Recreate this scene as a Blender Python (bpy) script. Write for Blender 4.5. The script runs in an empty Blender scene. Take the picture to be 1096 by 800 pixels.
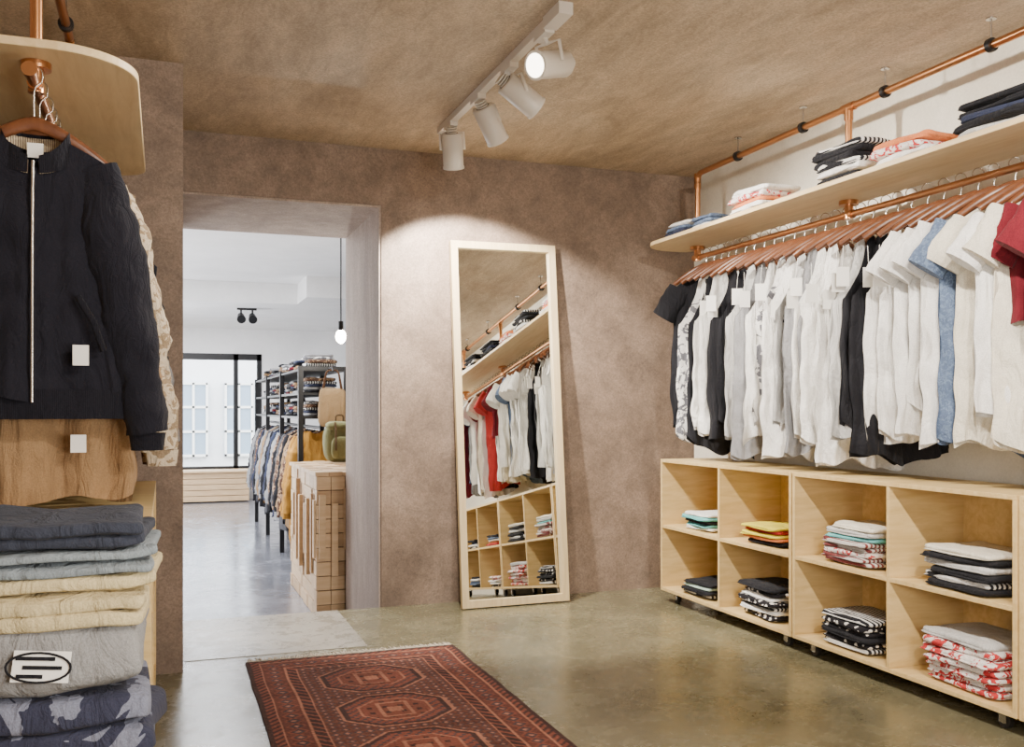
import bpy, math, random
from mathutils import Vector, Matrix, noise
random.seed(7)
HC=1.155; TH=math.radians(19.9)
CEIL=HC+1.505; XR=3.255; YB=5.5; LOW=-0.30
def link(o):
    bpy.context.scene.collection.objects.link(o); return o
# ---------------- materials ----------------
def nodes(name):
    m=bpy.data.materials.new(name); m.use_nodes=True
    nt=m.node_tree; b=nt.nodes['Principled BSDF']; return m,nt,b
def rgb(c): 
    def f(v):
        v=v/255.0
        return v/12.92 if v<=0.04045 else ((v+0.055)/1.055)**2.4
    return (f(c[0]),f(c[1]),f(c[2]),1)
def coords(nt,scale=(1,1,1),kind='Object',rot=(0,0,0)):
    mp=nt.nodes.new('ShaderNodeMapping')
    mp.inputs['Scale'].default_value=scale; mp.inputs['Rotation'].default_value=rot
    if kind=='World':
        g=nt.nodes.new('ShaderNodeNewGeometry'); nt.links.new(g.outputs['Position'],mp.inputs['Vector'])
    else:
        tc=nt.nodes.new('ShaderNodeTexCoord'); nt.links.new(tc.outputs[kind],mp.inputs['Vector'])
    return mp.outputs['Vector']
def noise_n(nt,vec,scale,detail=5,rough=.6,dist=0):
    n=nt.nodes.new('ShaderNodeTexNoise'); n.inputs['Scale'].default_value=scale
    n.inputs['Detail'].default_value=detail; n.inputs['Roughness'].default_value=rough
    n.inputs['Distortion'].default_value=dist
    nt.links.new(vec,n.inputs['Vector']); return n.outputs['Fac']
def ramp(nt,fac,stops,interp='LINEAR'):
    r=nt.nodes.new('ShaderNodeValToRGB'); r.color_ramp.interpolation=interp
    e=r.color_ramp.elements
    while len(e)<len(stops): e.new(.5)
    for i,(p,c) in enumerate(stops): e[i].position=p; e[i].color=c
    nt.links.new(fac,r.inputs['Fac']); return r.outputs['Color']
def mix(nt,fac,a,b,mode='MIX'):
    n=nt.nodes.new('ShaderNodeMix'); n.data_type='RGBA'; n.blend_type=mode
    if isinstance(fac,(int,float)): n.inputs[0].default_value=fac
    else: nt.links.new(fac,n.inputs[0])
    for v,i in ((a,6),(b,7)):
        if isinstance(v,tuple): n.inputs[i].default_value=v
        else: nt.links.new(v,n.inputs[i])
    return n.outputs[2]
def g3(v): return (v,v,v,1)
def bump(nt,b,h,strength=.3,dist=.01):
    n=nt.nodes.new('ShaderNodeBump'); n.inputs['Strength'].default_value=strength; n.inputs['Distance'].default_value=dist
    nt.links.new(h,n.inputs['Height']); nt.links.new(n.outputs['Normal'],b.inputs['Normal'])
def simple(name,c,rough=.5,metal=0,emit=0):
    m,nt,b=nodes(name); b.inputs['Base Color'].default_value=rgb(c)
    b.inputs['Roughness'].default_value=rough; b.inputs['Metallic'].default_value=metal
    if emit: b.inputs['Emission Color'].default_value=rgb(c); b.inputs['Emission Strength'].default_value=emit
    v=coords(nt); bump(nt,b,noise_n(nt,v,60),.05,.002)
    return m
def plaster(name,c0,c1,c2,rough=.8,sc=1.0,bs=.35,spec=.3,st=(1,1,1),con=1.0,rot=(0,0,0)):
    m,nt,b=nodes(name); v=coords(nt,st,'World',rot); v1=coords(nt,(1,1,1),'World')
    n1=noise_n(nt,v,1.3*sc,9,.66,.9); n2=noise_n(nt,v,6*sc,8,.78,.5); n3=noise_n(nt,v1,95,4,.85)
    col=ramp(nt,n1,[(.32,rgb(c0)),(.5,rgb(c1)),(.68,rgb(c2))])
    k=con
    col=mix(nt,.8,col,ramp(nt,n2,[(.35,g3(1-.34*k)),(.65,g3(1+.18*k))]),'MULTIPLY')
    col=mix(nt,.9,col,ramp(nt,n3,[(.35,g3(1-.36*k)),(.65,g3(1+.20*k))]),'MULTIPLY')
    nt.links.new(col,b.inputs['Base Color']); b.inputs['Roughness'].default_value=rough
    b.inputs['Specular IOR Level'].default_value=spec
    bump(nt,b,n2,bs,.012); return m
def concrete(name,c0,c1,rough=.35,sc=1.0):
    m,nt,b=nodes(name); v=coords(nt,kind='World')
    n1=noise_n(nt,v,1.1*sc,7,.6,.8); n2=noise_n(nt,v,6*sc,8,.75,.5); n3=noise_n(nt,v,75,3,.7)
    col=ramp(nt,n1,[(.32,rgb(c0)),(.68,rgb(c1))])
    col=mix(nt,.7,col,ramp(nt,n2,[(.3,g3(.68)),(.7,g3(1.16))]),'MULTIPLY')
    col=mix(nt,.8,col,ramp(nt,n3,[(.3,g3(.76)),(.7,g3(1.12))]),'MULTIPLY')
    nt.links.new(col,b.inputs['Base Color'])
    rr=ramp(nt,n2,[(.3,g3(max(.05,rough-.1))),(.7,g3(rough+.12))]); nt.links.new(rr,b.inputs['Roughness'])
    b.inputs['Specular IOR Level'].default_value=.6
    bump(nt,b,n2,.05,.01); return m
def wood(name,c0,c1,rough=.5,sc=(3,40,40),rot=(0,0,0)):
    m,nt,b=nodes(name); v=coords(nt,sc,rot=rot)
    n1=noise_n(nt,v,1,6,.65,.6); n2=noise_n(nt,coords(nt),3,4,.6)
    col=ramp(nt,n1,[(.3,rgb(c0)),(.7,rgb(c1))])
    col=mix(nt,.5,col,ramp(nt,n2,[(.3,(.85,.85,.83,1)),(.7,(1.08,1.06,1.03,1))]),'MULTIPLY')
    nt.links.new(col,b.inputs['Base Color']); b.inputs['Roughness'].default_value=rough
    bump(nt,b,n1,.06,.003); return m
CL={}
def cloth(c,pat=None,c2=(240,240,235),sc=30,sheen=.3):
    key=(c,pat,c2,sc)
    if key in CL: return CL[key]
    m,nt,b=nodes('fabric_%d'%len(CL)); CL[key]=m
    v=coords(nt); n=noise_n(nt,v,9,5,.6,.5); w=noise_n(nt,v,240,2,.6)
    base=mix(nt,.5,rgb(c),ramp(nt,n,[(.3,(.72,.72,.74,1)),(.65,g3(1.08))]),'MULTIPLY')
    if pat:
        if pat=='spots':
            t=nt.nodes.new('ShaderNodeTexVoronoi'); t.inputs['Scale'].default_value=sc; nt.links.new(v,t.inputs['Vector'])
            f=ramp(nt,t.outputs['Distance'],[(.0,g3(1)),(.36,g3(0))],'CONSTANT')
        elif pat=='stripes':
            t=nt.nodes.new('ShaderNodeTexWave'); t.bands_direction='X'; t.inputs['Scale'].default_value=sc*.25; t.inputs['Distortion'].default_value=.6; nt.links.new(v,t.inputs['Vector'])
            f=ramp(nt,t.outputs['Fac'],[(0,g3(0)),(.55,g3(1))],'CONSTANT')
        else:
            f0=noise_n(nt,v,sc*.6,3,.6,1.5); f=ramp(nt,f0,[(0,g3(0)),(.52,g3(1))],'CONSTANT')
        base=mix(nt,f,base,rgb(c2))
    base=mix(nt,.5,base,ramp(nt,w,[(.3,g3(.62)),(.7,g3(1.14))]),'MULTIPLY')
    nt.links.new(base,b.inputs['Base Color']); b.inputs['Roughness'].default_value=.9
    b.inputs['Sheen Weight'].default_value=sheen*.15; b.inputs['Specular IOR Level'].default_value=.12
    v2=coords(nt,(1,1,.35)); cr=noise_n(nt,v2,16,4,.6,1.0)
    h=nt.nodes.new('ShaderNodeMath'); h.operation='ADD'; nt.links.new(cr,h.inputs[0])
    mm=nt.nodes.new('ShaderNodeMath'); mm.operation='MULTIPLY'; mm.inputs[1].default_value=.06; nt.links.new(w,mm.inputs[0]); nt.links.new(mm.outputs[0],h.inputs[1])
    bump(nt,b,h.outputs[0],.8,.025); return m
M_wall=plaster('brown_plaster',(116,98,84),(138,118,102),(160,139,122),.62,1,.3,.45)
M_ceil=plaster('ceiling_plaster',(164,145,120),(188,168,142),(208,190,165),.6,.9,.3,.4,(1.7,.55,1),1.0,(0,0,.5))
M_cream=plaster('cream_paint',(226,219,203),(232,226,211),(238,232,219),.8,1,.1,.3,(1,1,1),.25)
M_white=plaster('white_paint',(232,231,230),(238,237,236),(243,242,241),.8,1,.08,.3,(1,1,1),.12)
M_jamb=plaster('jamb_plaster',(160,142,130),(178,160,146),(192,174,160),.8,1,.3,.3,(1,1,.3),.8)
M_floor=concrete('polished_concrete',(100,95,72),(134,127,100),.24)
M_floor2=concrete('grey_concrete',(104,106,114),(140,142,152),.17,1.4)
M_slab=concrete('pale_concrete',(140,134,122),(166,160,148),.28,1.5)
M_ply=wood('birch_plywood',(204,172,112),(228,200,142),.5,(4,30,30))
M_plyL=wood('birch_plywood_light',(210,182,134),(230,206,162),.5,(30,3,30))
M_frame=wood('pine_frame',(204,180,136),(226,204,162),.5,(40,40,3))
M_hang=wood('hanger_wood',(88,50,30),(120,74,46),.35,(30,3,30))
M_block=wood('oak_block',(196,162,122),(220,190,150),.55,(4,4,30))
M_block2=wood('oak_block_dark',(170,136,98),(196,164,124),.55,(4,4,30))
M_gap=simple('dark_gap',(92,70,52),.8)
M_cop=simple('copper',(196,142,98),.3,1)
M_steel=simple('steel',(190,186,180),.25,1)
M_black=simple('black_metal',(22,22,24),.45,.3)
M_rubber=simple('dark_rubber',(38,34,30),.6)
M_wh=simple('white_enamel',(226,220,210),.4)
M_paper=simple('white_paper',(244,242,236),.8)
M_glow=simple('lamp_glass',(255,244,225),.4,0,9)
M_mirror,_nt,_b=nodes('mirror_glass'); _b.inputs['Metallic'].default_value=1; _b.inputs['Roughness'].default_value=.01; _b.inputs['Base Color'].default_value=(.86,.88,.86,1)
# ---------------- mesh builder ----------------
class MB:
    def __init__(s): s.v=[];s.f=[];s.m=[];s.s=[]
    def add(s,vs,fs,mi=0,sm=False):
        o=len(s.v); s.v+= [tuple(v) for v in vs]
        for f in fs: s.f.append(tuple(o+i for i in f)); s.m.append(mi); s.s.append(sm)
    def box(s,x0,x1,y0,y1,z0,z1,mi=0,M=None):
        vs=[Vector((x,y,z)) for z in (z0,z1) for y in (y0,y1) for x in (x0,x1)]
        if M: vs=[M@v for v in vs]
        s.add(vs,[(0,2,3,1),(4,5,7,6),(0,1,5,4),(2,6,7,3),(0,4,6,2),(1,3,7,5)],mi)
    def prism(s,pts,z0,z1,mi=0):
        n=len(pts); vs=[(p[0],p[1],z0) for p in pts]+[(p[0],p[1],z1) for p in pts]
        s.add(vs,[tuple(range(n))[::-1],tuple(range(n,2*n))]+[(i,(i+1)%n,n+(i+1)%n,n+i) for i in range(n)],mi)
    def tube(s,pts,r,mi=0,seg=10,ref=(0,1,0),sm=True,wob=0,ws=12,wz=4,seed=0,caps=True):
        pts=[Vector(p) for p in pts]; n=len(pts); vs=[];fs=[]; ref=Vector(ref)
        for i,p in enumerate(pts):
            t=(pts[min(i+1,n-1)]-pts[max(i-1,0)]).normalized()
            rf=ref if abs(t.dot(ref))<.95 else Vector((1,0,0)) if abs(t.x)<.9 else Vector((0,0,1))
            a=t.cross(rf).normalized(); b=t.cross(a).normalized()
            rr=r[i] if isinstance(r,list) else r
            ra,rb=rr if isinstance(rr,tuple) else (rr,rr)
            for k in range(seg):
                q=2*math.pi*k/seg; o=a*ra*math.cos(q)+b*rb*math.sin(q)
                if wob:
                    w=p+o; nz=noise.noise(Vector((w.x*ws+seed,w.y*ws,w.z*wz*2.2)))+.6*noise.noise(Vector((w.x*ws+seed,w.y*ws*2,w.z*34)))
                    o+=o.normalized()*wob*nz
                vs.append(p+o)
        for i in range(n-1):
            for k in range(seg):
                k2=(k+1)%seg; fs.append((i*seg+k,i*seg+k2,(i+1)*seg+k2,(i+1)*seg+k))
        s.add(vs,fs,mi,sm); 
        if caps:
            s.add(vs[:seg],[tuple(range(seg))[::-1]],mi); s.add(vs[-seg:],[tuple(range(seg))],mi)
    def sell(s,c,a,b,h,e1=.5,e2=.3,mi=0,nu=28,nv=12,wob=.0,seed=0,rz=0,ws=7):
        vs=[];fs=[]
        def sp(x,e): return math.copysign(abs(x)**e,x)
        R=Matrix.Rotation(rz,3,'Z')
        for j in range(nv+1):
            ph=-math.pi/2+math.pi*j/nv
            for i in range(nu):
                th=2*math.pi*i/nu
                p=Vector((a*sp(math.cos(ph),e1)*sp(math.cos(th),e2),b*sp(math.cos(ph),e1)*sp(math.sin(th),e2),h*sp(math.sin(ph),e1)))
                if wob:
                    q=p*ws+Vector((seed*3.1,seed*1.7,seed))
                    p+=Vector((noise.noise(q),noise.noise(q+Vector((9,0,0))),noise.noise(q+Vector((0,9,0)))*.7))*wob
                vs.append(Vector(c)+R@p)
        for j in range(nv):
            for i in range(nu):
                i2=(i+1)%nu; fs.append((j*nu+i,j*nu+i2,(j+1)*nu+i2,(j+1)*nu+i))
        s.add(vs,fs,mi,True)
    def build(s,name,mats,loc=(0,0,0),rot=(0,0,0),bevel=0,parent=None):
        me=bpy.data.meshes.new(name); me.from_pydata(s.v,[],s.f); 
        for m in mats: me.materials.append(m)
        me.polygons.foreach_set('material_index',s.m); me.polygons.foreach_set('use_smooth',s.s); me.update()
        o=link(bpy.data.objects.new(name,me)); o.location=loc; o.rotation_euler=rot
        if bevel:
            b=o.modifiers.new('b','BEVEL'); b.width=bevel; b.segments=2; b.limit_method='ANGLE'
        if parent: o.parent=parent
        return o
def bend(pts,r,n=6):
    pts=[Vector(p) for p in pts]; out=[pts[0]]
    for i in range(1,len(pts)-1):
        a=pts[i]+(pts[i-1]-pts[i]).normalized()*r; c=pts[i]+(pts[i+1]-pts[i]).normalized()*r
        for k in range(n+1):
            t=k/n; out.append(a*(1-t)**2+pts[i]*2*t*(1-t)+c*t*t)
    out.append(pts[-1]); return out
def boxobj(name,x0,x1,y0,y1,z0,z1,mat,bevel=0):
    cx,cy,cz=(x0+x1)/2,(y0+y1)/2,(z0+z1)/2
    b=MB(); b.box(x0-cx,x1-cx,y0-cy,y1-cy,z0-cz,z1-cz); return b.build(name,[mat],(cx,cy,cz),bevel=bevel)
# ---------------- shell ----------------
XL=-.80; YN=-1.6; YP=4.44; XP=.08; XD=1.186; YD=6.59; ZD=HC+1.175; YF=15.95; XF0=-1.8; XF1=4.2
boxobj('floor',XL-.2,XR+.2,YN-.2,YB,-.3,0,M_floor)
boxobj('floor_passage',XF0-.2,XF1+.2,YB,YF+.2,LOW-.1,LOW,M_floor2)
boxobj('floor_threshold_slab',XP+.01,.93,4.62,YB-.005,-.01,.003,M_slab)
boxobj('ceiling',XL-.2,XR+.2,YN-.2,YB+.05,CEIL,CEIL+.1,M_ceil)
boxobj('wall_right',XR,XR+.15,YN,YB,0,CEIL,M_cream)
boxobj('wall_left',XL-.15,XL,YN,YP,0,CEIL,M_wall)
boxobj('wall_rear',XL,XR,YN-.15,YN,0,CEIL,M_wall)
boxobj('wall_pier',XL-.15,XP,YP,YD,LOW,CEIL,M_wall)
boxobj('wall_back',XD,XR+.15,YB,YD,LOW,CEIL,M_wall)
boxobj('wall_back_lintel',XP,XD,YB,YD,ZD,CEIL,M_wall)
boxobj('trim_jamb',XD-.012,XD,YB+.012,YD,LOW,ZD,M_jamb)
boxobj('trim_soffit',XP,XD-.012,YB+.012,YD,ZD-.012,ZD,M_jamb)
boxobj('wall_far_left',XF0-.1,XF0,YD,YF,LOW,CEIL,M_white)
boxobj('wall_far_right',XF1,XF1+.1,YD,YF,LOW,CEIL,M_white)
boxobj('wall_far_near_left',XF0,XL-.15,YD-.1,YD,LOW,CEIL,M_white)
boxobj('wall_far_near_right',XR+.15,XF1,YD-.1,YD,LOW,CEIL,M_white)
boxobj('ceiling_far',XF0,XF1,YD,12.2,CEIL,CEIL+.1,M_white)
boxobj('ceiling_beam',XF0,XF1,11.9,12.2,2.42,CEIL,M_white)
boxobj('ceiling_far_low',XF0,XF1,12.2,YF,2.42,2.6,M_white)
boxobj('ceiling_beam_return',1.53,XF1,11.1,11.9,2.42,CEIL,M_white)
wx0,wx1,wz0,wz1=-.7,1.48,.17,2.02
boxobj('wall_front_left',XF0,wx0,YF,YF+.2,LOW,2.42,M_white)
boxobj('wall_front_right',wx1,XF1,YF,YF+.2,LOW,2.42,M_white)
boxobj('wall_front_top',wx0,wx1,YF,YF+.2,wz1,2.42,M_white)
boxobj('wall_front_sill',wx0,wx1,YF,YF+.2,LOW,wz0,M_white)
b=MB()
for x in (wx0,1.05,wx1-.07): b.box(x,x+.07,YF-.02,YF+.06,wz0,wz1)
b.box(wx0,wx1,YF-.02,YF+.06,wz0,wz0+.06); b.box(wx0,wx1,YF-.02,YF+.06,wz1-.10,wz1)
b.build('window_1',[M_black])
b=MB()
for i in range(5): b.box(-.8,1.25,YF-.5,YF-.04,LOW+.02+i*.088,LOW+.1+i*.088)
b.box(-.82,1.27,YF-.54,YF-.03,LOW+.46,LOW+.49)
b.build('window_bench',[M_block],bevel=.004)
boxobj('street_ground',-8,12,YF+.2,26,-.5,-.4,M_slab)
b=MB(); b.box(-6,10,22,22.3,-.4,6)
b.build('street_building',[M_white])
b=MB()
for x in (.3,1.25):
    b.box(x,x+.6,21.9,22.0,.1,1.7,1)
    for k in (0,.28,.56): b.box(x+k,x+k+.05,21.86,21.9,.1,1.7,0)
    for z in (.1,.62,1.15,1.66): b.box(x,x+.6,21.86,21.9,z,z+.05,0)
b.build('street_window',[M_paper,simple('street_glass',(150,168,186),.15)])
# ---------------- copper pipes + shelf right ----------------
PX=3.0; PZ=HC+1.40; RZ=HC+.90; SZ=HC+.965
b=MB()
b.tube(bend([(PX,5.03,RZ),(PX,5.03,PZ),(PX,1.0,PZ)],.05),.0165,0,12)
b.tube([(PX,5.03,RZ),(PX,1.15,RZ)],.0155,0,12)
for y in (3.68,2.36,1.15): b.tube([(PX,y,PZ),(PX,y,RZ)],.0165,0,12)
for y in (5.03,3.68,2.36,1.15):
    b.tube([(PX,y,SZ-.001),(PX,y,SZ-.02)],.045,0,18); b.tube([(PX,y,SZ-.02),(PX,y,RZ-.02)],.021,0,12)
    b.tube([(PX,y-.035,RZ),(PX,y+.035,RZ)],.02,0,12)
    b.tube([(PX,y,PZ),(PX,y,PZ-.06)],.021,0,12)
    if y<5: b.tube([(PX,y-.04,PZ),(PX,y+.04,PZ)],.021,0,12)
b.tube([(PX,5.03,PZ-.05),(PX,5.03,PZ-.09)],.021,0,12)
for y in (4.6,4.02,3.44,2.86,2.0,1.3):
    b.tube([(PX,y-.011,PZ),(PX,y+.011,PZ)],.027,1,14)
    b.tube([(PX,y,PZ+.02),(PX,y,CEIL)],.004,2,8); b.tube([(PX,y,CEIL-.006),(PX,y,CEIL)],.02,2,12)
b.build('copper_pipe_clothes_rail',[M_cop,M_black,M_steel])
def arc(cx,cy,r,a0,a1,n=12): return [(cx+r*math.cos(a0+(a1-a0)*k/n),cy+r*math.sin(a0+(a1-a0)*k/n)) for k in range(n+1)]
b=MB()
pts=[(2.72,1.0),(3.08,1.0)]+arc(3.0,5.17,.08,0,math.pi/2,5)+arc(2.92,5.05,.2,math.pi/2,math.pi,14)
b.prism(pts,SZ,SZ+.022)
b.build('plywood_display_plank',[M_plyL],bevel=.003)
# ---------------- cubby units ----------------
def cubby(name,y0,y1,x0,x1,front,z0=.067,z1=.85):
    b=MB(); t=.018
    b.box(x0,x1,y0,y1,z0,z0+t); b.box(x0,x1,y0,y1,z1-t,z1)
    ym=(y0+y1)/2
    b.box(x0,x1,y0,y0+t,z0+t,z1-t); b.box(x0,x1,y1-t,y1,z0+t,z1-t); b.box(x0+.002,x1-.002,ym-t/2,ym+t/2,z0+t,z1-t)
    zm=(z0+z1)/2-.01
    for a,c in ((y0+t,ym-t/2),(ym+t/2,y1-t)): b.box(x0+.003,x1-.003,a,c,zm-t/2,zm+t/2)
    if front<0: b.box(x1-.008,x1+.0005,y0+.002,y1-.002,z0+.001,z1-.001)
    else: b.box(x0-.0005,x0+.008,y0+.002,y1-.002,z0+.001,z1-.001)
    for y in (y0+.1,y1-.1):
        for x in (x0+.06,x1-.06):
            b.tube([(x-.011,y,.028),(x+.011,y,.028)],.028,1,16); b.tube([(x-.014,y,.028),(x+.014,y,.028)],.012,2,10)
            b.box(x-.018,x-.014,y-.016,y+.016,.02,.064,2); b.box(x+.014,x+.018,y-.016,y+.016,.02,.064,2)
            b.box(x-.03,x+.03,y-.03,y+.03,.0615,.067,2)
    return b.build(name,[M_ply,M_rubber,M_steel],bevel=.0015)
CX0,CX1=2.80,3.2
cubby('plywood_cubby_shelf',3.845,5.12,CX0,CX1,-1)
cubby('plywood_cubby_shelf',2.56,3.835,CX0,CX1,-1)
cubby('plywood_cubby_shelf',1.275,2.55,CX0,CX1,-1)
cubby('plywood_cubby_shelf',2.72,4.3,-.5,-.03,1)
# ---------------- folded stacks ----------------
def stack(name,cx,cy,z,w,d,layers,hl=.022,seed=0,rz=0):
    rnd=random.Random(seed); b=MB(); mats=[]; zz=0
    for i,m in enumerate(layers):
        if m not in mats: mats.append(m)
        mi=mats.index(m); h=hl*rnd.uniform(.85,1.15)
        ox,oy=rnd.uniform(-.014,.014),rnd.uniform(-.022,.022); sc=rnd.uniform(.90,1.0); a=rnd.uniform(-.09,.09)
        b.sell((ox,oy,zz+h*.5),d/2*sc,w/2*sc,h*.56,.5,.2,mi,52,10,.014,seed+i,a,12)
        b.sell((ox-.005,oy+.006,zz+h*.25),d/2*sc*.985,w/2*sc*.99,h*.27,.6,.2,mi,40,8,.008,seed+i+.5,a,12)
        zz+=h
    mn=min(v[2] for v in b.v)
    b.v=[(x,y,q-mn) for x,y,q in b.v]
    return b.build(name,mats,(cx,cy,z),(0,0,rz))
W=cloth((240,238,233)); K=cloth((34,34,38)); G=cloth((150,150,152)); LG=cloth((198,197,194)); CR=cloth((230,223,205))
TE=cloth((110,190,190)); YE=cloth((225,210,70)); RD=cloth((178,56,54)); OR=cloth((220,130,80)); NV=cloth((52,58,80)); MI=cloth((190,215,200))
KWp=cloth((34,32,36),'spots',(235,230,225),32); RWp=cloth((236,228,222),'n',(196,60,62),34); GWp=cloth((210,205,200),'stripes',(120,60,60),60)
KWs=cloth((36,36,40),'stripes',(220,218,214),60); DEN=cloth((92,108,136),'n',(110,128,154),90); MAR=cloth((112,34,44)); WKp=cloth((236,234,230),'n',(110,110,116),26)
z1=.067+.0185; z2=.4585-.01+.0095
sx=CX0+.17
yA,yB,yC,yD,yE,yF=4.78,4.18,3.50,2.86,2.22,1.60
stack('folded_clothes_stack',sx,yA,z2,.3,.27,[W,TE,K,TE,W],.019,1)
stack('folded_clothes_stack',sx,yB,z2,.33,.27,[K,OR,YE,RD,YE],.018,2)
stack('folded_clothes_stack',sx,yC,z2,.33,.28,[GWp,GWp,RWp,GWp,GWp,TE,LG,CR],.022,3)
stack('folded_clothes_stack',sx,yD,z2,.37,.30,[K,KWs,K,LG,K,CR],.026,4)
stack('folded_clothes_stack',sx,yA,z1,.3,.27,[KWs,K,MI,K],.019,5)
stack('folded_clothes_stack',sx,yB,z1,.34,.28,[KWp,W,KWs,KWp,W,KWp,K],.022,6)
stack('folded_clothes_stack',sx,yC,z1,.35,.28,[KWs,KWp,K,KWp,KWp,KWs],.025,7)
stack('folded_clothes_stack',sx,yD,z1,.38,.30,[RWp,RWp,RWp,RWp,RWp,RWp,LG],.029,8)
stack('folded_clothes_stack',sx,yE,z2,.3,.28,[RD,OR,W,DEN,K],.02,9)
stack('folded_clothes_stack',sx,yF,z2,.3,.28,[KWs,W,NV,K],.02,10)
stack('folded_clothes_stack',sx,yE,z1,.3,.28,[KWp,W,W,RWp,RWp],.02,11)
stack('folded_clothes_stack',sx,yF,z1,.3,.28,[K,DEN,DEN,W,K],.02,12)
zs=SZ+.0225
stack('folded_clothes_stack',2.86,4.88,zs,.24,.22,[NV,DEN,W],.024,20)
stack('folded_clothes_stack',2.86,4.60,zs,.22,.22,[W,DEN,DEN],.022,21)
stack('folded_clothes_stack',2.86,4.16,zs,.3,.22,[W,OR,RWp,W],.026,22)
stack('folded_clothes_stack',2.86,3.48,zs,.32,.22,[K,W,KWs,K,K,KWs],.027,23)
stack('folded_clothes_stack',2.86,3.1,zs,.3,.22,[W,RWp,OR],.027,24)
stack('folded_clothes_stack',2.86,2.62,zs,.36,.22,[LG,K,NV,K,K],.025,25)
stack('folded_clothes_stack',2.86,2.06,zs,.32,.22,[W,K,W,K,K],.024,26)
stack('folded_clothes_stack',2.86,1.6,zs,.32,.22,[K,KWs,W,K],.024,27)
# ---------------- hanging garments ----------------
def sstep(a,b_,x):
    t=max(0,min(1,(x-a)/(b_-a))); return t*t*(3-2*t)
def garment(name,kind,L,hw,mats,loc,rz=0,seed=0,tag=None,sl=.2,th=.028,flare=1.05,extra=None,slw=.075,amp=.024,wa=(.55,0.0),slt=.045,swob=.018):
    rnd=random.Random(seed); b=MB(); ns,nt_=52,44
    p1,p2,p3=rnd.uniform(0,6),rnd.uniform(0,6),rnd.uniform(0,6); sk=rnd.uniform(-.06,.06)
    tank=kind=='tank'
    if name=='bomber_jacket': sk=0
    def ztop(s,front):
        a=abs(s)
        if tank:
            neck=-.19 if front else -.09
            if a<.36: return neck*(1-(a/.36)**2.2*.93)-0.01
            if a<.60: return -.015-.08*(a-.34)
            return -.036-.26*sstep(.58,1,a)
        neck=-.085 if front else -.025
        if a<.34: return neck*(1-(a/.34)**2)
        return -.075*((a-.34)/.66)**1.1
    def width(z):
        if tank: return hw*(.66+.34*sstep(-.1,-.34,z) )*(1+(flare-1)*(-z/L))
        return hw*(.92+.08*sstep(-.05,-.25,z))*(1+(flare-1)*(-z/L))
    for front in (1,0):
        vs=[];fs=[]
        for j in range(nt_+1):
            t=j/nt_
            for i in range(ns+1):
                s=-1+2*i/ns; zt=ztop(s,front); zh=-L+.02*math.sin(s*4+p1)+.02*math.sin(s*9+p2)*(.5 if tank else .25)+(.02*(s*s) if front else 0)+sk*s
                z=zt+(zh-zt)*t; x=s*width(z)
                d=(-z/L)
                f1=noise.noise(Vector((x*15+p1*7,z*1.6+p2,seed*.7)))
                f2=noise.noise(Vector((x*36+p3*7,z*4-p2,seed*1.3+front)))
                f3=noise.noise(Vector((x*8+z*9,z*7,seed*2.1+front*5)))
                fold=(f1*1.9+f2*.65)*amp*(.15+1.25*d)+f3*.013
                y=(th*max(0,1-s*s)**.5)*(-1 if front else 1)*(.55+.7*d)+fold*(1 if front else .9)+.012*math.sin(s*math.pi+p3)
                x+=.014*noise.noise(Vector((z*7,p2,s)))*2*d
                vs.append((x,y,z))
        for j in range(nt_):
            for i in range(ns):
                a=j*(ns+1)+i; q=(a,a+1,a+ns+2,a+ns+1); fs.append(q if front else q[::-1])
        b.add(vs,fs,0,True)
    if not tank:
        for sg in (-1,1):
            n=44 if sl>.35 else 10; pts=[];rr=[]
            x0=hw*.80; z0=-.085
            ang=wa[0] if sg<0 else wa[1]
            for k in range(n+1):
                t=k/n
                if sl<.35: 
                    x=x0+math.sin(ang)*sl*t*1.0-(.012 if sg>0 else 0); z=z0-math.cos(ang)*sl*t
                    w=(slw+.008*t,.030+.010*t)
                else:
                    x=hw*(.64+.58*t**.8); z=-.065-sl*t
                    w=(slw*(.70+.34*min(1,t*5)-.34*t),slt*(.5+.6*min(1,t*5)-.2*t))
                pts.append((sg*x,-.006*t-.01*math.sin(t*3),z)); rr.append(w)
            b.tube(pts,rr,0,28,wob=swob if sl>.35 else .012,seed=seed+sg)
            if sl>.35:
                p=pts[-1]; b.tube([p,(p[0],p[1],p[2]-.05)],[(slw*.62,slt*.66),(slw*.54,slt*.58)],2 if len(mats)>2 else 0,16)
    if tag:
        tx,tz,ty=tag
        b.box(tx,tx+.055,ty-.001,ty+.001,tz-.085,tz,1); b.tube([(tx+.025,ty,tz),(tx+.035,ty*.4,tz+.1)],.0012,1,5)
    if extra: extra(b)
    return b.build(name,mats,loc,(0,0,rz))
hb=MB()
def hanger(x,y,zr,rz,w=.2,dr=.0):
    M=Matrix.Translation((x,y,zr))@Matrix.Rotation(rz,4,'Z')
    pts=[M@Vector((.022*math.cos(math.radians(200-k*200/12)),0,.0015+.022*math.sin(math.radians(200-k*200/12)))) for k in range(13)]
    pts+= [M@Vector((.02,0,-.02)),M@Vector((.004,0,-.035)),M@Vector((0,0,-.05)),M@Vector((0,0,-.095-dr))]
    hb.tube(pts,.0022,1,7,ref=(M.to_3x3()@Vector((0,1,0))))
    ap=[];rr=[]
    for k in range(21):
        s=-1+2*k/20; ap.append(M@Vector((s*w,.03*s*s,-.080-dr-.10*abs(s)**1.4))); rr.append((.020-.006*abs(s),.008+.005*abs(s)))
    hb.tube(ap,rr,0,10,ref=(M.to_3x3()@Vector((0,1,0))))
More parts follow.
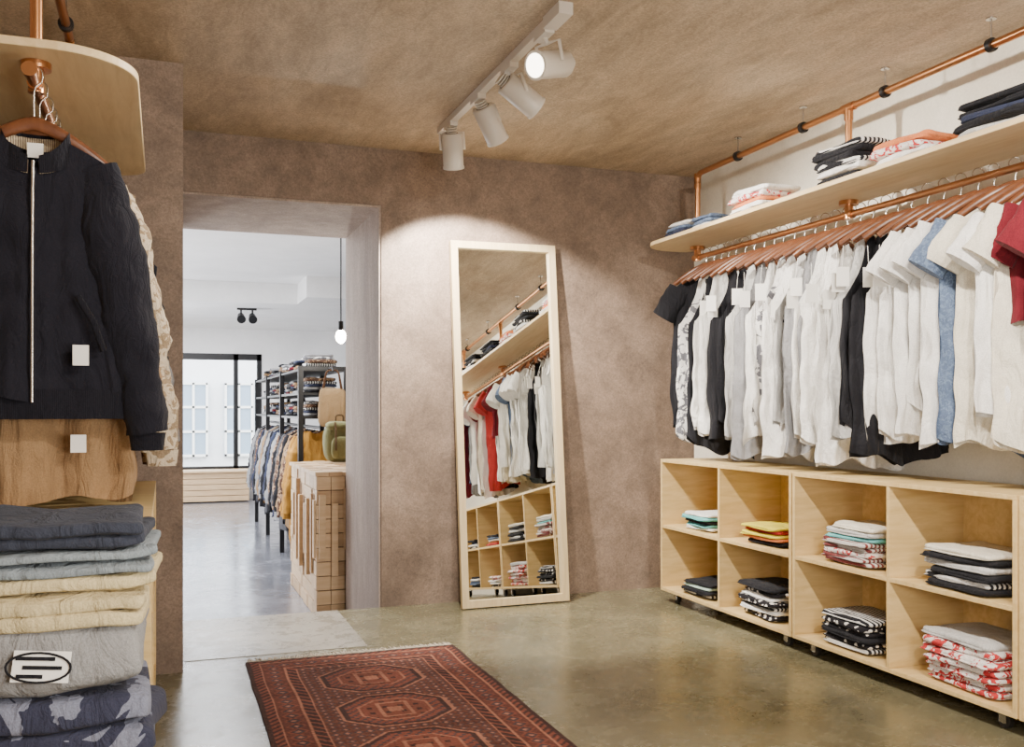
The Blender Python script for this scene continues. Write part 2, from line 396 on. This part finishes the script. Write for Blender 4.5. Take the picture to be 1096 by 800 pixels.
def star(b,cx,cz,r,y,mi):
    vs=[(cx,y-.003,cz)]
    for k in range(10):
        a=math.pi/2+k*math.pi/5; q=r if k%2==0 else r*.42; vs.append((cx+q*math.cos(a),y,cz+q*math.sin(a)))
    b.add(vs,[(0,1+k,1+(k+1)%10) for k in range(10)],mi)
seq=[('tee',K),('tank',WKp),('tank',K),('tank',W),('tank',W),('tank',K),('tank',K),('tank',LG),('tank',G),('tank',W),('tank',WKp),('tank',W),('tank',LG),('tank',G),('tank',W),('tank',W),('tank',W),('tank',LG),('tank',K),('tank',K),('tank',W),('tank',W),('tee',W),('tee',W),('tee',W),('tee',DEN),('tee',CR),('tee',W),('tee',CR),('teeS',MAR),('teeS',MAR),('tank',W),('tee',RD),('tank',K),('tank',W),('tee',CR),('tee',MAR),('tank',W),('tee',W),('tank',G),('tee',NV),('tee',MAR),('tee',W)]
y=4.93
for i,(k,m) in enumerate(seq):
    rnd=random.Random(i*13+1); rz=math.radians(-27+rnd.uniform(-14,11)); zt=RZ-.115+rnd.uniform(-.012,.006)
    L={'tee':.95,'tank':1.0,'teeS':.52}[k]+rnd.uniform(-.11,.04)
    hw={'tee':.20,'tank':.195,'teeS':.195}[k]+rnd.uniform(-.015,.010)
    nm={'tee':'t_shirt','tank':'tank_top','teeS':'t_shirt'}[k]
    if m is DEN: nm='denim_shirt'; L=.93; rz=math.radians(-24)
    tg=(-.205+rnd.uniform(-.01,.05),-.19+rnd.uniform(-.07,.04),-.07) if i in (3,4,5,7,8,10,11,13,14,15,16,17,18,19,20,23) else None
    ex=None
    if i==2: ex=lambda b: star(b,-.13,-.84,.05,-.085,1)
    if i==11: ex=lambda b: [b.box(-.15,-.07,-.0655,-.0645,-.3-.03*q,-.285-.03*q,2) for q in range(3)]
    garment(nm,'tank' if k=='tank' else 'tee',L,hw,[m,M_paper,K],(PX-.005,y,zt),rz,i,tg,sl=.19,extra=ex,slw=.064)
    hanger(PX,y,RZ+.0165,rz,.19)
    y-=.085+rnd.uniform(-.014,.014)
# ---------------- left display ----------------
LX=-.335
b=MB()
b.tube(bend([(LX,4.02,RZ),(LX,4.02,PZ),(LX,.6,PZ)],.05),.0165,0,12)
b.tube([(LX,4.02,RZ),(LX,2.84,RZ)],.0155,0,12)
b.tube([(LX,2.98,PZ),(LX,2.98,RZ)],.0165,0,12)
for yy in (2.98,4.02):
    b.tube([(LX,yy,SZ-.001),(LX,yy,SZ-.02)],.04,0,18); b.tube([(LX,yy,SZ-.02),(LX,yy,RZ-.02)],.021,0,12); b.tube([(LX,yy-.035,RZ),(LX,yy+.035,RZ)],.02,0,12)
b.tube([(LX,2.83,RZ),(LX,2.86,RZ)],.02,0,12)
for yy in (3.85,3.3,2.6,1.6):
    b.tube([(LX,yy-.011,PZ),(LX,yy+.011,PZ)],.027,1,14); b.tube([(LX,yy,PZ+.02),(LX,yy,CEIL)],.004,2,8)
b.build('copper_pipe_clothes_rail',[M_cop,M_black,M_steel])
b=MB()
b.prism([(-.79,2.85)]+arc(-.29,3.07,.22,-math.pi/2,0,16)+arc(-.17,4.2,.1,0,math.pi/2,8)+[(-.79,4.3)],SZ,SZ+.024)
b.build('plywood_display_plank',[M_plyL],bevel=.003)
NAVY=cloth((33,33,41)); RIB=cloth((22,22,28),'stripes',(34,34,42),300); TAN=cloth((158,128,94)); BEI=cloth((205,190,165),'n',(150,130,104),40); FLO=cloth((96,72,60),'n',(180,150,120),30)
LIN=cloth((196,180,150),'stripes',(120,104,90),220)
def jacket_extra(b):
    b.tube([(0,-.064,-.07),(.0,-.076,-.3),(0,-.084,-.72)],[(.0042,.003)]*3,3,8)
    b.box(.10,.14,-.096,-.092,-.62,-.565,1)
    n=40
    for (zt,zb,rx,ry,yo,dp,mi) in ((-.685,-.765,.240,.078,0,0,2),(.03,-.06,.085,.058,.0,.085,2),(.018,-.06,.079,.050,.0,.085,4)):
        vs=[];fs=[]
        for j in range(4):
            z=zt+(zb-zt)*j/3
            for k in range(n):
                a=2*math.pi*k/n+ (math.pi/2); drop=0
                if dp: drop=dp*max(0,-math.sin(a))**1.5*(1-j/3*.5)
                vs.append((rx*math.cos(a)*(1+.12*(j/3) if dp else 1),yo+ry*math.sin(a)*(1+.10*math.sin(k*1.9) if not dp else 1),z-drop))
        for j in range(3):
            for k in range(n):
                if dp and k in (n//2-1,n//2): continue
                k2=(k+1)%n; fs.append((j*n+k,j*n+k2,(j+1)*n+k2,(j+1)*n+k))
        b.add(vs,fs,mi,True)
    b.box(-.02,.02,-.012,-.010,-.05,-.01,1)
    for sg in (-1,1): b.tube([(sg*.11,-.084,-.43),(sg*.15,-.082,-.5),(sg*.175,-.074,-.58)],[(.009,.004)]*3,2,6)
DR=.055
zt=RZ-.165
garment('bomber_jacket','jacket',.72,.235,[NAVY,M_paper,RIB,M_steel,LIN],(LX+.005,2.93,zt),0,101,None,sl=.74,th=.058,flare=1.0,extra=jacket_extra,slw=.080,amp=.012,slt=.055,swob=.012)
hanger(LX,2.93,RZ+.0165,0,.185,DR)
def tan_extra(b):
    b.box(.09,.13,-.108,-.104,-.86,-.81,1)
    b.tube([(-.22,-.085,-.74),(0,-.10,-.75),(.22,-.085,-.74)],[(.006,.004)]*3,0,8)
garment('tan_work_jacket','jacket',1.015,.235,[TAN,M_paper,TAN],(LX,3.06,zt),0,102,None,sl=.66,th=.06,flare=1.10,extra=tan_extra,slw=.070,amp=.020)
hanger(LX,3.06,RZ+.0165,0,.185,DR)
lm=[BEI,FLO,BEI,NAVY,TAN,G,NAVY,FLO]
for i,m in enumerate(lm):
    yy=3.20+i*.105
    garment('hanging_jacket','jacket',.78,.262 if i!=1 else .25,[m,M_paper,m],(LX+.01,yy,zt),0,110+i,None,sl=.80,th=.038,flare=1.0,slw=.08)
    hanger(LX,yy,RZ+.0165,0,.19,DR)
hb.build('wooden_clothes_hangers',[M_hang,M_steel])
def pile(name,z,h,m,seed,w=.40,d=.36,lay=2,cx=-.235,cy=2.42,extra=None,mats=None,wob=.026):
    b=MB(); rnd=random.Random(seed); hh=h/lay
    for i in range(lay):
        ox=rnd.uniform(-.012,.012)
        b.sell((ox,rnd.uniform(-.01,.01),hh*(i+.5)),w/2,d/2,hh*.55,.38,.14,0,120,24,wob*(.5+.5/lay),seed+i,rnd.uniform(-.05,.05),10)
    mn=min(v[2] for v in b.v); b.v=[(x,y_,q-mn) for x,y_,q in b.v]
    if extra: extra(b,h)
    return b.build(name,mats or [m],(cx,cy,z))
boxobj('plywood_plinth',-.52,-.04,2.18,2.66,0,.30,M_ply,.002)
PR=cloth((58,60,78),'n',(126,130,148),8); GB=cloth((138,148,154)); CRM=cloth((208,192,150)); NB=cloth((58,62,74)); GR=cloth((150,150,150))
pile('folded_printed_shirt',.30,.085,cloth((140,142,150)),1,lay=2)
pile('folded_printed_shirt',.388,.135,PR,2,w=.43,lay=2)
def badge(b,h):
    T=Matrix.Rotation(math.radians(-14),4,'X')
    M=Matrix.Translation((-.01,-.200,h*.62))@T@Matrix.Rotation(math.radians(6),4,'Y')
    b.box(-.05,.06,-.001,.001,-.030,.034,1,M)
    pts=[M@Vector((.062*math.cos(a*math.pi/12)-.0,-.004,.030*math.sin(a*math.pi/12))) for a in range(25)]
    b.tube(pts,.0025,2,6)
    for q,(x0,x1) in enumerate(((-.045,.03),(-.03,.045),(-.04,.01))): b.box(x0,x1,-.004,-.002,.014-.018*q,.022-.018*q,2,M)
pile('folded_sweatshirt',.527,.140,GR,3,w=.40,lay=1,extra=badge,mats=[GR,M_paper,K])
pile('folded_trousers',.675,.110,CRM,4,w=.42,lay=3,wob=.034)
pile('folded_sweatshirt',.787,.050,GB,5,w=.42,lay=2)
pile('folded_jeans',.838,.068,NB,6,w=.39,lay=2)
# ---------------- mirror ----------------
mw,mh=.665,2.15; fw=.042; lean=math.radians(5.3)
b=MB()
b.box(0,fw,-.035,0,0,mh); b.box(mw-fw,mw,-.035,0,0,mh); b.box(fw,mw-fw,-.035,0,0,fw); b.box(fw,mw-fw,-.035,0,mh-fw,mh)
b.box(fw-.002,mw-fw+.002,-.012,-.004,fw-.002,mh-fw+.002,1)
oy=YB-.004-math.sin(lean)*mh
b.build('leaning_mirror',[M_frame,M_mirror],(1.605,oy,.003),(-lean,math.radians(-.35),0))
# ---------------- track light ----------------
TX=1.40
def head(b,y,aim,drop=.16,dx=0):
    a=Vector(aim).normalized(); c=Vector((TX+dx,y,CEIL-drop))
    b.box(TX-.02,TX+.02,y-.06,y+.06,CEIL-.055,CEIL-.03)
    b.tube([(TX,y,CEIL-.05),(TX+dx*.5,y,CEIL-.075)],.009,0,10)
    side=a.cross(Vector((0,0,1))).normalized(); r=.053
    up=Vector((TX+dx*.5,y,CEIL-.075))
    for sg in (-1,1): b.tube([up,up+side*sg*(r+.008),c+side*sg*(r+.008)],[(.008,.003)]*3,0,8)
    b.tube([c-a*.085,c-a*.08,c+a*.085],[r-.012,r,r],0,28,ref=(.3,.2,1))
    b.tube([c+a*.085,c+a*.095],r+.003,0,28,ref=(.3,.2,1))
    b.tube([c+a*.0952,c+a*.0965],r-.008,1,28,ref=(.3,.2,1))
    b.tube([c-a*.084,c-a*.0865],r-.020,2,20,ref=(.3,.2,1))
    for q in range(3): b.tube([c-a*(.087+.012*q),c-a*(.091+.012*q)],r-.024,0,20,ref=(.3,.2,1))
    return c+a*.11,a
b=MB(); b.box(TX-.018,TX+.018,3.30,5.0,CEIL-.032,CEIL); b.box(TX-.028,TX+.028,3.28,3.44,CEIL-.045,CEIL)
H=[head(b,3.50,(-.85,-.40,-.28),.155,.03),head(b,3.90,(.9,.1,-.55),.15,.05),head(b,4.34,(.55,.35,-.75),.15,.06),head(b,4.80,(.18,.40,-.9),.165,.01)]
b.build('ceiling_fill_track_spotlights',[M_wh,M_glow,M_gap])
def spot(p,a,e,size=80,blend=.6,rad=.04,col=(1,.92,.82)):
    l=bpy.data.lights.new('spot_lamp','SPOT'); l.energy=e; l.spot_size=math.radians(size); l.spot_blend=blend; l.shadow_soft_size=rad; l.color=col
    o=link(bpy.data.objects.new('spot_lamp',l)); o.location=p; o.rotation_euler=Vector(a).to_track_quat('-Z','Y').to_euler(); return o
spot(H[0][0],H[0][1],190,90,.8)
spot(H[1][0],(1.6,-.3,-.9),250,95,.8)
spot(H[2][0],(1.5,.2,-1.2),190,95,.8)
spot(H[3][0],(.24,.5,-.90),400,104,.28,.03,(1,.93,.84))
b=MB(); b.box(TX-.018,TX+.018,-1.0,1.6,CEIL-.032,CEIL)  # second track, out of view, added to carry fill light
P2=[head(b,yy,a) for yy,a in ((1.4,(1,.3,-.7)),(.8,(1,.8,-.8)),(.2,(-.5,1,-.6)),(-.5,(.3,1,-.5)))]
b.build('ceiling_fill_track_spotlights',[M_wh,M_glow,M_gap])
spot(P2[0][0],(1,.3,-.5),230,110,.8); spot(P2[1][0],(1,1.4,-.6),220,110,.8)  # wide fill spots for the added track
spot(P2[2][0],(-.5,1,-.4),170,95,.8); spot(P2[3][0],(.15,1,-.2),110,110,.9)
def point(p,e,r=.1,col=(1,.95,.88),name='fill_light'):
    l=bpy.data.lights.new(name,'POINT'); l.energy=e; l.shadow_soft_size=r; l.color=col
    o=link(bpy.data.objects.new(name,l)); o.location=p; return o
def area(p,rot,e,sx,sy,col,name='area_lamp'):
    l=bpy.data.lights.new(name,'AREA'); l.shape='RECTANGLE'; l.size=sx; l.size_y=sy; l.energy=e; l.color=col
    o=link(bpy.data.objects.new(name,l)); o.location=p; o.rotation_euler=rot; return o
point((1.0,-.6,1.3),145,.25); point((.9,.8,1.0),75,.25)  # added fill points to lift the room, no fixture stands here
# ---------------- rug ----------------
rx0,rx1,ry0,ry1=.345,1.315,2.72,4.48; nx,ny=194,352
def rugcol(u,v):
    w=rx1-rx0; l=ry1-ry0
    e=min(u,w-u,v,l-v)
    base=(102,62,52); dk=(70,50,46); sal=(164,112,90); red=(128,74,60); nav=(76,64,66)
    h=noise.noise(Vector((u*60,v*60,0)))
    if e<.018: return dk
    if e<.05: return red if int((u+v)/.02)%2==0 else dk
    if e<.056: return sal
    if e<.15:
        m=(e-.104)/.046
        along=(v if min(u,w-u)<min(v,l-v) else u)
        a=(along/.062)%1-.5
        if abs(a)*1.3+abs(m)<.24: return sal
        if abs(a)*1.3+abs(m)<.55: return nav
        if abs(abs(a)*1.3+abs(m)-.75)<.1: return red
        return base
    if e<.156: return sal
    if e<.195: return dk if int((u-v)/.016)%3 else red
    if e<.200: return sal
    cu=u-w/2; 
    per=(l-.42)/3; cv=((v-.21)%per)-per/2
    o=max(abs(cu)/.215,abs(cv)/(per*.44),(abs(cu)/.215+abs(cv)/(per*.44))*.70)
    if o<1:
        if o>.95: return sal
        if o>.86: return dk
        if o>.64: return red if (int(cu/.014+50)+int(cv/.014+50))%3 else nav
        if o>.60: return sal
        if abs(cu)<.028 and abs(cv)<.028: return sal
        if abs(abs(cu)-.055)<.006 and abs(cv)<.085 or abs(abs(cv)-.08)<.006 and abs(cu)<.06: return sal
        if (int(cu/.02+50)%3==0 and int(cv/.02+50)%3==0): return dk
        return (124,74,60) 
    a=(abs(cu)/.04)%1-.5; c=(abs(cv)/.04)%1-.5
    if abs(a)+abs(c)<.2: return sal
    if abs(a)+abs(c)<.42: return nav
    return (96,60,50) if h>0 else (108,68,56)
vs=[];fs=[];cols=[]
for j in range(ny+1):
    for i in range(nx+1):
        u=(rx1-rx0)*i/nx; v=(ry1-ry0)*j/ny
        z=.010+.002*noise.noise(Vector((u*5,v*5,2)))+.0015*noise.noise(Vector((u*80,v*80,2)))
        ex=.006*noise.noise(Vector((v*4,1,0)))
        vs.append((rx0+u+ex,ry1-v,z)); c=rugcol(u,v); k=1+.5*noise.noise(Vector((u*110,v*110,5)))+.3*noise.noise(Vector((u*4,v*12,5)))
        q=rgb(c); cols+= [q[0]*k,q[1]*k,q[2]*k,1]
for j in range(ny):
    for i in range(nx):
        a=j*(nx+1)+i; fs.append((a,a+nx+1,a+nx+2,a+1))
b=MB(); b.add(vs,fs,0,True); nv=len(b.v)
rnd=random.Random(5)
for i in range(190):
    x=rx0+.008+(rx1-rx0-.016)*i/189
    for yy,sg in ((ry1,1),(ry0,-1)):
        l=rnd.uniform(.03,.075); dx=rnd.uniform(-.015,.015)
        b.tube([(x,yy-.004*sg,.010),(x+dx*.5,yy+l*.5*sg,.008),(x+dx,yy+l*sg,.005)],.0028,1,5)
b.box(rx0,rx1,ry0,ry1,.0005,.006,2)
M_rug,nt,bb=nodes('woven_rug'); at=nt.nodes.new('ShaderNodeAttribute'); at.attribute_name='rugcol'; nt.links.new(at.outputs['Color'],bb.inputs['Base Color']); bb.inputs['Roughness'].default_value=.95; bb.inputs['Specular IOR Level'].default_value=.1
bump(nt,bb,noise_n(nt,coords(nt),220,2),.5,.004)
rug=b.build('persian_rug',[M_rug,cloth((206,194,174)),cloth((70,30,26))])
ca=rug.data.color_attributes.new('rugcol','FLOAT_COLOR','POINT')
ca.data.foreach_set('color',cols+[.3,.1,.08,1]*(len(b.v)-nv))
# ---------------- counter in passage ----------------
b=MB(); cx0,cx1,cy0,cy1=.985,1.75,6.66,8.1; ct=HC-.44
b.box(cx0+.02,cx1,cy0+.02,cy1,LOW,ct-.03,2)
rnd=random.Random(9)
rows=10; rh=(ct-.03-LOW)/rows
for r_ in range(rows):
    z=LOW+r_*rh; yy=cy0+.02
    off=.11 if r_%2 else .22
    while yy<cy1-.01:
        w=min(off,cy1-yy); off=.22
        b.box(cx0+rnd.choice([0,.004,.008]),cx0+.02,yy+.002,yy+w-.002,z+.003,z+rh-.003,rnd.choice([0,0,1])); yy+=w
    xx=cx0; w=.1
    while xx<cx1-.01:
        b.box(xx+.002,min(xx+w,cx1)-.002,cy0+rnd.choice([0,.004,.008]),cy0+.02,z+.003,z+rh-.003,rnd.choice([0,0,1])); xx+=w
k=0; yy=6.69
while yy<7.9:
    z0_=rnd.uniform(-.05,.2); z1_=rnd.uniform(.45,.62); b.box(cx0-rnd.choice([.015,.03,.04]),cx0,yy,yy+.06,z0_,z1_,k%2); yy+=rnd.choice([.13,.17,.21]); k+=1
for xx,z0_,z1_ in ((1.0,.12,.56),(1.085,.0,.5),(1.17,.18,.6)):
    b.box(xx,xx+.045,cy0-.03,cy0,z0_,z1_,0)
for i in range(8):
    for j in range(14):
        b.box(cx0-.01+i*.096,cx0-.01+i*.096+.093,cy0-.01+j*.103,cy0-.01+j*.103+.100,ct-.03,ct-.003*rnd.choice([0,1,2]),rnd.choice([0,0,1]))
b.build('wooden_block_counter',[M_block,M_block2,M_gap],bevel=.002)
b=MB(); OL=cloth((120,120,84))
b.sell((0,0,.155),.13,.09,.155,.6,.5,0,32,16,.01,3); b.sell((0,-.09,.12),.085,.035,.09,.6,.5,0,24,10,.006,4)
b.sell((0,-.01,.29),.11,.085,.04,.7,.5,0,24,10,.006,5)
for sg in (-1,1): b.tube([(sg*.05,-.09,.32),(sg*.05,-.13,.26),(sg*.05,-.135,.1)],.008,1,8)
b.tube(bend([(-.03,.0,.32),(-.03,0,.38),(.03,0,.38),(.03,0,.32)],.02),.007,1,8)
b.build('backpack',[OL,cloth((90,70,48))],(1.33,7.75,ct+.004))
# ---------------- far clothes rack ----------------
b=MB(); fx0,fx1=1.12,1.52
ys=[8.5,9.9,11.3,12.7]
for yy in ys:
    for x in (fx0,fx1): b.box(x-.022,x+.022,yy-.022,yy+.022,LOW,1.52)
    b.box(fx0,fx1,yy-.012,yy+.012,1.49,1.52)
for z in (1.48,1.27,1.06):
    b.box(fx0-.01,fx1+.01,ys[0],ys[-1],z,z+.02)
b.tube([(1.30,ys[0],.98),(1.30,ys[-1],.98)],.014,0,10)
b.build('black_metal_clothing_rack',[M_black])
cc=[K,G,NV,KWs,FLO,WKp,G,K,FLO,TAN,K,NV,MAR,G]
for li,z in enumerate((1.2905,1.0805,1.5005)):
    for k in range(12):
        yy=8.75+k*.33; 
        if yy>12.5 or (li==2 and k%3==1): continue
        stack('folded_clothes_stack',1.32,yy,z,.24,.28,[cc[(k*3+q+li)%len(cc)] for q in range(4 if k%3 else 5)],.026,40+k+li*20)
OC=cloth((188,138,62)); GD=cloth((84,84,88)); col2=[OC,OC,FLO,TAN,K,FLO,GD,K,FLO,G,K,NV,K,G,GD,TAN,G,K,NV,FLO,GD,K,G,K]
for i,m in enumerate(col2):
    garment('hanging_coat','jacket',(.90 if i>1 else 1.05)+.08*math.sin(i*2.3),.22,[m,M_paper,m],(1.28,8.60+i*.165,.95),random.uniform(-.45,-.1),200+i,None,sl=.66,th=.045,slw=.07)
b=MB(); b.sell((0,0,-.2),.04,.12,.17,.4,.3,0,24,12,.01,7); 
for sg in (-1,1): b.tube(bend([(sg*.02,-.08,-.05),(0,-.05,.12),(0,.05,.12),(sg*.02,.08,-.05)],.04),.008,1,8)
b.build('canvas_tote_bag',[cloth((150,124,90)),cloth((80,56,40))],(1.36,8.28,1.36),(0,0,1.2))
b=MB(); b.tube(bend([(1.36,8.5,1.5),(1.36,8.28,1.5),(1.36,8.24,1.47)],.02),.008,0,8); b.build('rack_hook',[M_black])
b=MB(); px,py=1.315,7.6; pz=1.72
b.tube([(px,py,CEIL-.0),(px,py,pz+.12)],.006,0,8); b.tube([(px,py,pz+.12),(px,py,pz+.04)],.02,0,12)
b.sell((px,py,pz),.042,.042,.055,1,1,1,20,12)
b.tube([(px,py,CEIL),(px,py,CEIL-.02)],.05,0,16)
b.build('pendant_lamp',[M_black,simple('bulb',(255,240,215),.3,0,60)])
point((px,py,pz-.10),30,.02,(1,.95,.86),'pendant_light')
b=MB(); ty=12.6; tx=.99
b.box(tx-.12,tx+.12,ty-.02,ty+.02,2.395,2.42)
for sg in (-1,1):
    b.tube([(tx+sg*.07,ty,2.4),(tx+sg*.07,ty,2.33)],.012,0,8); b.tube([(tx+sg*.07,ty+.06,2.33),(tx+sg*.07,ty-.07,2.27)],[.04,.055],0,16)
b.build('black_ceiling_spotlight',[M_black])
area((0.2,9.2,CEIL-.05),(0,0,0),170,1.2,2.5,(.96,.97,1),'far_fill_area')  # both area lights are added fill for the far room, without fixtures
area((0.2,14,2.38),(0,0,0),120,1.5,1.5,(.96,.97,1),'far_fill_area')
point((-.9,9.5,.9),190,.3,(.96,.97,1)); point((-.6,12.5,1.0),140,.3,(.96,.97,1))  # bare points added to brighten the far room
w=bpy.data.worlds.new('World'); bpy.context.scene.world=w; w.use_nodes=True
w.node_tree.nodes['Background'].inputs[0].default_value=(.85,.92,1,1); w.node_tree.nodes['Background'].inputs[1].default_value=9
cd=bpy.data.cameras.new('camera'); cam=link(bpy.data.objects.new('camera',cd)); cam.location=(0,0,HC); cam.rotation_euler=(math.pi/2,0,-TH)
cd.sensor_width=36; cd.lens=36*1030/1096; cd.shift_y=37/1096; cd.clip_start=.05
bpy.context.scene.camera=cam
